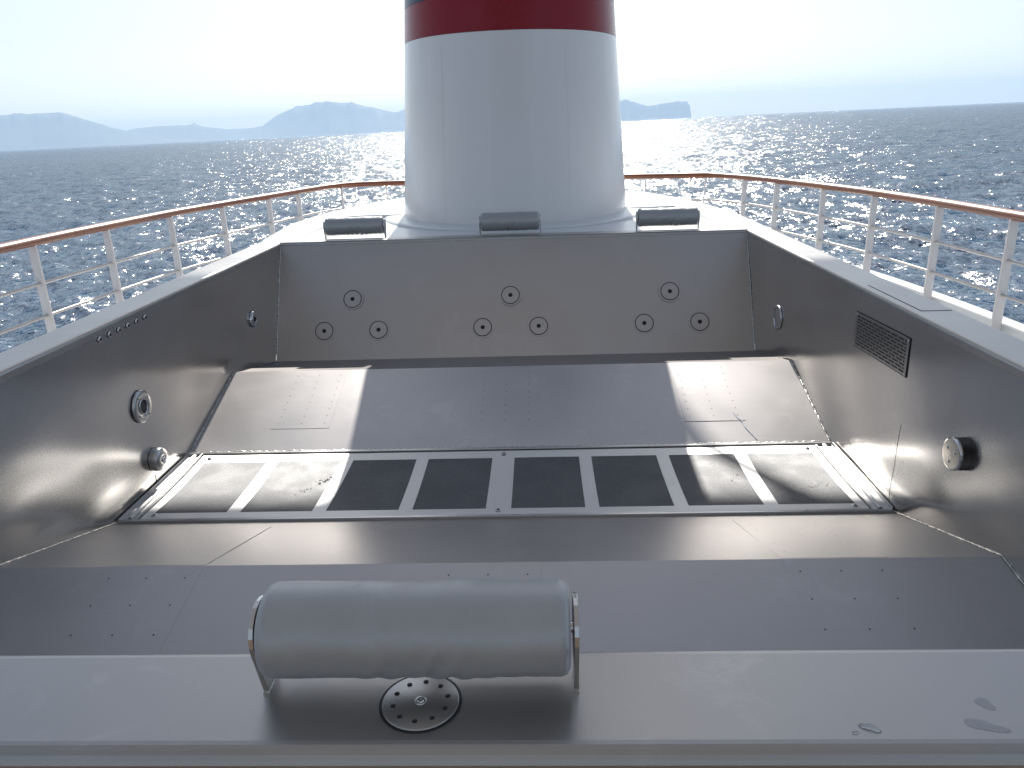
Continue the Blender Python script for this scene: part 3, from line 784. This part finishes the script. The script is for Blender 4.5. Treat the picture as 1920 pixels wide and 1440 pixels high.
# round strainer in the near rim
DR = Matrix.Translation((.024, .757, .0))
st = empty('rim_strainer', (0, 0, 0)); st.parent = tub; st.location = (.024, .757, 0)
MB().lathe([(.0515, -.002), (.0512, .0009), (.0478, .0009)], 64).build('seal_ring', M['dark'], st)
mb = MB().lathe([(.0478, -.001), (.0475, .0018), (.0465, .0024), (.0001, .0024)], 64)
for k in range(10):
    a = 2*pi*k/10+.25; mb.lathe([(.0034, .0024), (.0033, .0028), (.0001, .0028)], 16, 1, Matrix.Translation((.034*cos(a), .034*sin(a), 0)))
mb.build('strainer_plate', [M['steel_rim'], M['dark']], st)
mb = MB().lathe([(.0075, .0024), (.007, .0036), (.0035, .0036), (.0032, .0026), (.0001, .0026)], 24); mb.build('screw', M['steel_satin'], st)

# ------------------------------------------------------------------ headrests
def headrest():
    root = empty('headrest', (0, 0, 0))
    R_, ZC, HL = .058, .083, .189
    prof = [(.0001, -HL+.004), (.035, -HL+.003), (.044, -HL)]
    for k in range(7): a = pi/2*k/6; prof.append((R_-.014+.014*sin(a), -HL+.014-.014*cos(a)))
    for k in range(1, 12): prof.append((R_+.0006*sin(k*1.7), -HL+.014+(2*HL-.028)*k/12))
    for k in range(7): a = pi/2*(1-k/6); prof.append((R_-.014+.014*sin(a), HL-.014+.014*cos(a)))
    prof += [(.044, HL), (.035, HL-.003), (.0001, HL-.004)]
    RX = Matrix.Translation((0, 0, ZC)) @ Matrix.Rotation(pi/2, 4, 'Y')
    full = []
    for (a_, b_) in zip(prof[:-1], prof[1:]):
        full.append(a_)
        if b_[1]-a_[1] > .02:
            for q in range(1, 12): full.append((a_[0]+(b_[0]-a_[0])*q/12, a_[1]+(b_[1]-a_[1])*q/12))
    full.append(prof[-1]); N_ = 128; V = []; F = []
    for (r_, zz) in full:
        for k in range(N_):
            th = 2*pi*k/N_; fr_ = 1.0
            # local frame: x = length, th measured round the roll; folds on the lower front side, a shallow dent on top
            yy, hh_ = -sin(th), cos(th)
            mk = math.exp(-((zz-.02)/.085)**2)*max(0, -(-yy*.0)-hh_*.9+.25)*max(0, .35-yy)
            fold = .0013*mk*(sin((zz*1.0+.028*th)*2*pi/.030)+.5*sin((zz+.05*th)*2*pi/.047+1.1))
            soft = .0004*sin(zz*23+1.3*sin(th))+.0003*sin(zz*41+2*th)
            rr_ = max(.0001, r_+(fold+soft)*min(1, r_/.05))
            V.append(RX @ Vector((-rr_*hh_, rr_*yy, zz)))
    for i in range(len(full)-1):
        for k in range(N_): F.append((i*N_+k, i*N_+(k+1) % N_, (i+1)*N_+(k+1) % N_, (i+1)*N_+k))
    MB().add(V, F, 0, True).build('cushion', M['vinyl'], root, recalc=True)
    for sg in (-1, 1):
        ring = MB(); pts = []
        ring.tube([(sg*(HL-.006), (R_-.006)*cos(2*pi*k/40), ZC+(R_-.006)*sin(2*pi*k/40)) for k in range(40)], .0035, 6, closed=True)
        ring.build('end_piping', M['piping'], root)
        poly = [(-.018, 0), (.018, 0), (.030, .045)]
        for k in range(13): a = -.35+(pi+.7)*k/12; poly.append((.040*cos(a), ZC+.002+.040*sin(a)))
        poly.append((-.030, .045))
        Mx = Matrix(((0, 0, 1, sg*(HL+.007)), (1, 0, 0, 0), (0, 1, 0, 0), (0, 0, 0, 1)))
        MB().prism(poly, -.003, .003, 0, Mx).build('bracket', M['steel_satin'], root, bevel=.0008)
        MB().tube([(sg*(HL+.007), -.020, .001), (sg*(HL+.007), .020, .001)], .004, 6).build('bracket_weld', M['weld'], root)
        MB().tube([(sg*(HL-.004), 0, ZC), (sg*(HL+.011), 0, ZC)], .007, 12).build('pivot_pin', M['steel_polished'], root)
    return root
hr0 = headrest(); hr0.location = (.021, .792, .0)
far0 = copy_tree(hr0)
MB().box((-.198, -.016, .0), (.198, .016, .004)).build('base_bar', M['steel_satin'], far0, bevel=.001)
tag(hr0, 'large grey vinyl roller headrest on the near rim, closest to the viewer', 'headrest', 'roller headrests on the tub rim')
for (x, y, rz, lb) in ((-1.022, 5.0, .02, 'grey roller headrest at the left end of the far rim'),
                       (-.006, 5.01, 0, 'grey roller headrest at the middle of the far rim, in front of the funnel'),
                       (1.008, 4.99, -.01, 'grey roller headrest at the right end of the far rim')):
    o = far0 if x < -1 else copy_tree(far0); o.location = (x, y, .0); o.rotation_euler = (0, 0, rz)
    tag(o, lb, 'headrest', 'roller headrests on the tub rim')

# ------------------------------------------------------------------ water on the steel
def blob(cx, cy, z, outline, h, name, label, cat, M4=None):
    n = len(outline); V = []; F = []
    rings = [(1.0, 0), (.93, .45), (.78, .8), (.5, .97), (.2, 1.0)]
    for s_, hh_ in rings:
        for (x, y) in outline: V.append(Vector((cx+x*s_, cy+y*s_, z+h*hh_)))
    V.append(Vector((cx, cy, z+h)))
    for i in range(len(rings)-1):
        for k in range(n): F.append((i*n+k, i*n+(k+1) % n, (i+1)*n+(k+1) % n, (i+1)*n+k))
    for k in range(n): F.append(((len(rings)-1)*n+k, (len(rings)-1)*n+(k+1) % n, len(V)-1))
    if M4 is not None: V = [M4 @ v for v in V]
    o = MB().add(V, F, 0, True).build(name, M['water_drop']); return tag(o, label, cat)
def outl(a, b, wob, seed, n=36, rot=0.0):
    r = random.Random(seed); p1, p2 = r.uniform(0, 6), r.uniform(0, 6)
    o = []
    for k in range(n):
        t_ = 2*pi*k/n; q = 1+wob*sin(2*t_+p1)+wob*.6*sin(3*t_+p2); x, y = a*q*cos(t_), b*q*sin(t_)
        o.append((x*cos(rot)-y*sin(rot), x*sin(rot)+y*cos(rot)))
    return o
blob(.552, .713, .0004, outl(.0105, .0056, .16, 3, rot=-.45), .0024, 'water_drop', 'larger clear water drop on the near steel rim at lower right', 'water drop')
blob(.533, .7055, .0004, outl(.0042, .0022, .1, 4, rot=.1), .0012, 'water_drop', 'tiny water drop just left of the larger drop on the near rim', 'water drop')
M['stain'] = plain('damp_patch_on_steel', (.30, .30, .30), .3, 1.0, var=.1, scale=60)
for (x, y, a, b, sd, lb) in ((.702, .751, .0105, .0085, 5, 'small dark damp patch on the near rim, farther of the two at right'), (.683, .7155, .021, .0085, 9, 'wider dark damp patch on the near rim, nearer of the two at right')):
    o = outl(a, b, .22, sd, rot=-.2)
    ob = MB().prism([(x+p, y+q) for p, q in o], -.0004, .0002).build('damp_patch', M['stain']); tag(ob, lb, 'damp patch')
M['trickle'] = plain('glistening_trickle', (.8, .82, .84), .3, .6)
# trickle of water on the far foot slope
pts = []
for (x, y) in ((1.105, 3.475), (1.118, 3.44), (1.135, 3.41), (1.14, 3.37), (1.155, 3.33), (1.172, 3.285)):
    p, nn_ = on_plane(3.887, -.552, 3.25, -.757, y, .001); pts.append((x, p.y, p.z))
o = MB().tube(catmull(pts, 5), [.001+.004*min(1, i/5)*(1-.5*i/26) for i in range(26)], 8, ry=.002).build('water_trickle', M['trickle'])
tag(o, 'thin glistening water trickle on the right side of the far foot slope', 'water trickle')
# beads of water left on the drain plate
mb = MB(); r = random.Random(5)
def bead(x, y, s_):
    mb.lathe([(s_, 0), (s_*.85, s_*.35), (s_*.5, s_*.5), (.0001, s_*.55)], 8, 0, Matrix.Translation((x, y, GZ+sag(y)+.0003)) @ Matrix.Scale(1.5, 4, (1, 0, 0)))
for i in range(90):
    t_ = r.random(); bead(.985+.40*t_-.02+r.gauss(0, .012), 2.88-.12*t_+.05*sin(t_*9)+r.gauss(0, .02), r.uniform(.001, .0026))
for i in range(60):
    t_ = r.random(); bead(-.72-.14*t_+r.gauss(0, .008), 2.97-.10*t_+r.gauss(0, .012)-.05*(t_ > .6), r.uniform(.0015, .0035))
for i in range(26): bead(-.74+r.gauss(0, .06), 2.68+r.gauss(0, .02), r.uniform(.0015, .003))
for i in range(14): bead(.70+r.gauss(0, .03), 2.88+r.gauss(0, .03), r.uniform(.0015, .003))
tag(mb.build('water_beads', M['water_drop']), 'scattered beads of water on the perforated drain plate', 'water beads', kind='stuff')

# ------------------------------------------------------------------ foredeck, and an added unseen platform on a pole shading the tub's near half
tag(MB().prism([(-3.2, 9.4), (3.2, 9.4), (2.6, 15), (.0, 21), (-2.6, 15)][::-1], SEA_Z-3, -4.0).build('foredeck', M['white_paint']), 'lower foredeck beyond the curved railing', 'deck', kind='structure')
mst = empty('shade_mast', (.05, 12.9, -4.0), 'added unseen shade caster beyond the funnel, a wide platform on a pole', 'mast')
MB().lathe([(.26, 0), (.20, 8), (.16, 12), (.10, 14.5), (.0001, 14.6)], 24, 0).build('shade_mast_pole', M['white_post'], mst)
MB().box((-2.75, -2.2, 12.0), (2.75, 1.93, 12.12)).build('shade_platform', M['white_paint'], mst, bevel=.02)
for sg in (-1, 1): MB().tube([(sg*.15, 0, 9.6), (sg*2.0, 0, 12.0)], .05, 10).build('shade_mast_brace', M['white_post'], mst)
# added unseen canvas roof behind the viewer, mirrored by the steel and the funnel
aw = empty('reflection_canopy', (0, -4, WALK_Z), 'brown grey canvas roof on posts, added unseen behind the viewer to be mirrored in the steel', 'reflection_canopy')
MB().add([(-3.0, -5.5, 3.9-WALK_Z), (3.0, -5.5, 3.9-WALK_Z), (3.0, 5.5, 3.9-WALK_Z), (-3.0, 5.5, 3.9-WALK_Z)], [(0, 1, 2, 3)]).build('reflection_sheet', M['canvas'], aw)
for x in (-2.8, 2.8):
    for y in (-5.2, -.4, 4.0): MB().tube([(x, y, .006), (x, y, 3.9-WALK_Z)], .03, 12).build('reflection_canopy_post', M['white_post'], aw)
